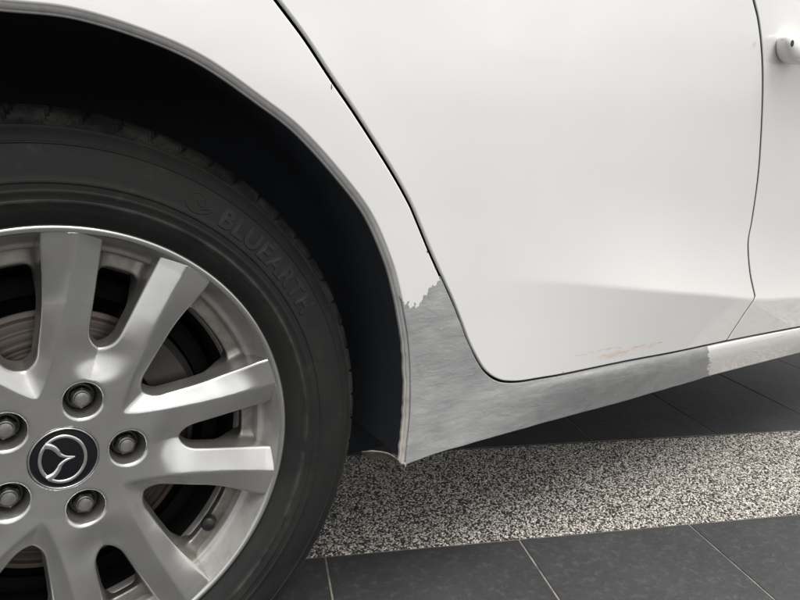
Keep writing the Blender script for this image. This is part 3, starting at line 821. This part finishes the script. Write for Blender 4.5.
# centre cap and winged emblem
lathe('centre_cap', [(30.2, -16), (30.0, -10.6), (29.2, -9.6), (28.4, -9.9), (27.8, -10.4), (27.2, -10.3), (20, -9.6), (10, -9.2), (.01, -9.0)], M_cap, wheel, 72)
lathe('cap_ring', [(30.4, -12), (30.3, -9.8), (29.7, -9.1), (29.0, -9.3), (28.7, -10.2)], M_nut, wheel, 72)
def emb(x, y, h):
    x, y = x * 1.07, y * 1.07
    return (x / 1000, -(-9.3 + h) / 1000, y / 1000)
def tube(path, rad, closed, flat=.55):
    P = catmull(path, .7, closed); n_ = len(P); T = (np.roll(P, -1, 0) - np.roll(P, 1, 0)) if closed else np.gradient(P, axis=0)
    T /= np.linalg.norm(T, axis=1)[:, None]; N = np.stack([-T[:, 1], T[:, 0]], 1); V = []; F = []; m_ = 8
    for i in range(n_):
        rd = rad(i / (n_ - 1)) if callable(rad) else rad
        for k in range(m_):
            a_ = 2 * math.pi * k / m_; q = P[i] + N[i] * rd * math.cos(a_); V.append(emb(q[0], q[1], rd * flat * math.sin(a_)))
    for i in range(n_ if closed else n_ - 1):
        j = (i + 1) % n_
        for k in range(m_): k2 = (k + 1) % m_; F.append((i * m_ + k, j * m_ + k, j * m_ + k2, i * m_ + k2))
    return V, F
V = []; F = []
ringp = [(-1 + 18.2 * math.cos(2 * math.pi * i / 24), 21.0 * math.sin(2 * math.pi * i / 24)) for i in range(24)]
for args in ((ringp, 1.7, True), ([(-14.5, 15.5), (-9, 13), (-5.2, 8.6), (-3, 4.6), (1.5, 1.6), (8.5, 0)], lambda t: 2.7 * (1 - t) + .7, False), ([(-14.5, -15.5), (-9, -13), (-5.2, -8.6), (-3, -4.6), (1.5, -1.6), (8.5, 0)], lambda t: 2.7 * (1 - t) + .7, False)):
    v_, f_ = tube(*args); F += [tuple(i + len(V) for i in f) for f in f_]; V += v_
mk('winged_emblem', V, F, M_chrome, wheel)

# valve with black cap
def valve():
    a_ = R(-40.0); r_ = 190
    prof = [(q * 1.3, h * 1.15) for q, h in [(3.6, 0), (4.2, 4), (5.8, 5), (6.2, 7), (6.2, 17), (5.6, 19.5), (4.0, 20.8), (.01, 21.2)]]
    V = []; F = []; seg = 20
    base = Vector((r_ * math.cos(a_), 44, r_ * math.sin(a_))) / 1000
    ax = Vector((-math.cos(a_) * .45, -.9, -math.sin(a_) * .45)).normalized(); e1 = ax.orthogonal().normalized(); e2 = ax.cross(e1)
    for (rr_, h) in prof:
        for j in range(seg):
            t = 2 * math.pi * j / seg; q = rr_ * (1 + .03 * (j % 2) * (5 < rr_)); V.append(base + ax * h / 1000 + e1 * q / 1000 * math.cos(t) + e2 * q / 1000 * math.sin(t))
    for k in range(len(prof) - 1):
        for j in range(seg): b2 = (j + 1) % seg; F.append((k * seg + j, k * seg + b2, (k + 1) * seg + b2, (k + 1) * seg + j))
    mk('valve_cap', V, F, M_valve, wheel)
valve()
# brake disc and caliper
brake = lathe('brake_disc', [(72, -40), (74, -58), (78, -60), (96, -60.5), (98, -61), (134, -61), (136, -62), (136, -72), (80, -72)], M_disc, wheel, 160)
brake.data.set_sharp_from_angle(angle=R(35))
def caliper():
    V = []; F = []; A = [R(a_) for a_ in np.linspace(12, 62, 14)]
    sec = [(96, -56), (100, -50), (138, -48), (146, -56), (146, -84), (96, -84)]
    for a_ in A:
        for (r_, w_) in sec: V.append((r_ * math.cos(a_) / 1000, -w_ / 1000, r_ * math.sin(a_) / 1000))
    m_ = len(sec)
    for i in range(len(A) - 1):
        for k in range(m_): k2 = (k + 1) % m_; F.append((i * m_ + k, (i + 1) * m_ + k, (i + 1) * m_ + k2, i * m_ + k2))
    F.append(tuple(range(m_))); F.append(tuple((len(A) - 1) * m_ + k for k in range(m_)))
    return mk('brake_caliper', V, F, M_nutdark, car, smooth=False)
cal = caliper(); cal.rotation_euler = (-CAMBER, 0, 0)
lathe('wheel_hub', [(.01, -44), (60, -44), (66, -47), (74, -50), (76, -62)], M_nutdark, wheel, 60)

# ------------------------------------------------------------------ ground
GZ = -.3185
AZ = -0.3673468830122403
ground = mk('ground', [(-80, -80, GZ - .012), (80, -80, GZ - .012), (80, 80, GZ - .012), (-80, 80, GZ - .012)], [(0, 1, 2, 3)], M_ground, smooth=False, kind='structure')
drive = empty('tiled_driveway', (0, 0, GZ), kind='structure'); drive.rotation_euler = (0, 0, AZ)
def slab(name, x0, x1, y0, y1, zt, th, mt, parent, bev=.0012, **props):
    bm = bmesh.new(); bmesh.ops.create_cube(bm, size=1)
    cx, cy = (x0 + x1) / 2, (y0 + y1) / 2
    for v in bm.verts: v.co = Vector((v.co.x * (x1 - x0), v.co.y * (y1 - y0), zt - th / 2 + v.co.z * th))
    bmesh.ops.bevel(bm, geom=[e for e in bm.edges if all(v.co.z > zt - th * .5 for v in e.verts)], offset=bev, segments=2, affect='EDGES', profile=.5)
    me = bpy.data.meshes.new(name); bm.to_mesh(me); bm.free(); me.materials.append(mt)
    o = bpy.data.objects.new(name, me); COL.objects.link(o); o.parent = parent; o.location = (cx, cy, 0)
    for k_, v_ in props.items(): o[k_] = v_
    return o
PX, X0 = .3215, .2795
SY0, SY1 = .2785, .6130
gj = .0028
slab('grout_bed', X0 - 7 * PX + .004, X0 + 9 * PX - .004, SY0 - 3 * .645 + .004, SY1 + 3 * .645 - .004, -.0014, .006, M_grout, drive)
tme = None
def tile(cx, cy, ly):
    global tme
    key = ly
    if tme is None or tme.get(key) is None:
        o = slab('tile', -PX / 2 + gj / 2, PX / 2 - gj / 2, -ly / 2 + gj / 2, ly / 2 - gj / 2, 0, .010, M_tile, drive)
        if tme is None: tme = {}
        tme[key] = o.data
    else:
        o = bpy.data.objects.new('tile', tme[key]); COL.objects.link(o); o.parent = drive
    o.location = (cx, cy, rng.uniform(-.0004, .0003)); o.rotation_euler = (rng.uniform(-.0008, .0008), rng.uniform(-.0008, .0008), 0)
TL = .645
for i in range(-7, 9):
    cx = X0 + PX * (i + .5)
    for j in range(3): tile(cx, SY0 - TL * (j + .5), TL)
    for j in range(3): tile(cx, SY1 + TL * (j + .5), TL)
mk('mortar_strip', [(-2.3, SY0 + .001, -.0010), (3.2, SY0 + .001, -.0010), (3.2, SY1 - .001, -.0010), (-2.3, SY1 - .001, -.0010)], [(0, 1, 2, 3)], M_mortar, drive, smooth=False)

# exposed aggregate: every stone is a small squashed icosahedron bedded in the mortar
def pebbles():
    bm = bmesh.new(); bmesh.ops.create_icosphere(bm, subdivisions=1, radius=1); iv = np.array([tuple(v.co) for v in bm.verts]); it = np.array([[v.index for v in f.verts] for f in bm.faces]); bm.free()
    sp_ = .0031
    nx_ = int((2.0 - .12) / sp_); ny_ = int((SY1 - SY0 - .003) / (sp_ * .9))
    gx, gy = np.meshgrid(np.arange(nx_), np.arange(ny_)); x = .12 + (gx + .5 * (gy % 2)) * sp_; y = SY0 + .0022 + gy * sp_ * .9
    x = (x + rng.uniform(-.0013, .0013, x.shape)).ravel(); y = (y + rng.uniform(-.0010, .0010, y.shape)).ravel(); y = np.clip(y, SY0 + .002, SY1 - .002)
    N_ = len(x); rad = rng.uniform(.0013, .0026, N_); asp = rng.uniform(.75, 1.25, N_); rot = rng.uniform(0, math.pi, N_)
    v = np.repeat(iv[None], N_, 0) * np.stack([rad * asp, rad / asp, rad * .62], 1)[:, None, :]
    v *= (1 + rng.uniform(-.14, .14, (N_, len(iv), 1)))
    c_, s_ = np.cos(rot)[:, None], np.sin(rot)[:, None]
    vx = v[..., 0] * c_ - v[..., 1] * s_ + x[:, None]; vy = v[..., 0] * s_ + v[..., 1] * c_ + y[:, None]
    vz = np.minimum(v[..., 2], rad[:, None] * .42) + rng.uniform(-.0014, -.0006, N_)[:, None]
    vy = np.clip(vy, SY0 + .0007, SY1 - .0007); vz = np.minimum(vz, .0002)
    P = np.stack([vx, vy, vz], -1).reshape(-1, 3); F = (it[None] + (np.arange(N_) * len(iv))[:, None, None]).reshape(-1, 3)
    o = mk('pebble', P, F, M_peb, drive, kind='stuff')
    kinds = rng.random(N_); cl = np.zeros((N_, 4)); cl[:, 3] = 1
    w_ = kinds < .47; d_ = (kinds >= .47) & (kinds < .80); m_ = kinds >= .80
    cl[w_, :3] = rng.uniform(.38, .74, (w_.sum(), 1)) * np.array([1, .94, .85]); cl[d_, :3] = rng.uniform(.015, .06, (d_.sum(), 1)) * np.array([.98, 1, 1.03])
    cl[m_, :3] = rng.uniform(.15, .4, (m_.sum(), 1)) * np.array([1.05, .98, .88])
    at_ = o.data.color_attributes.new('stone', 'FLOAT_COLOR', 'POINT'); at_.data.foreach_set('color', np.repeat(cl, len(iv), 0).astype(np.float32).ravel())
pebbles()
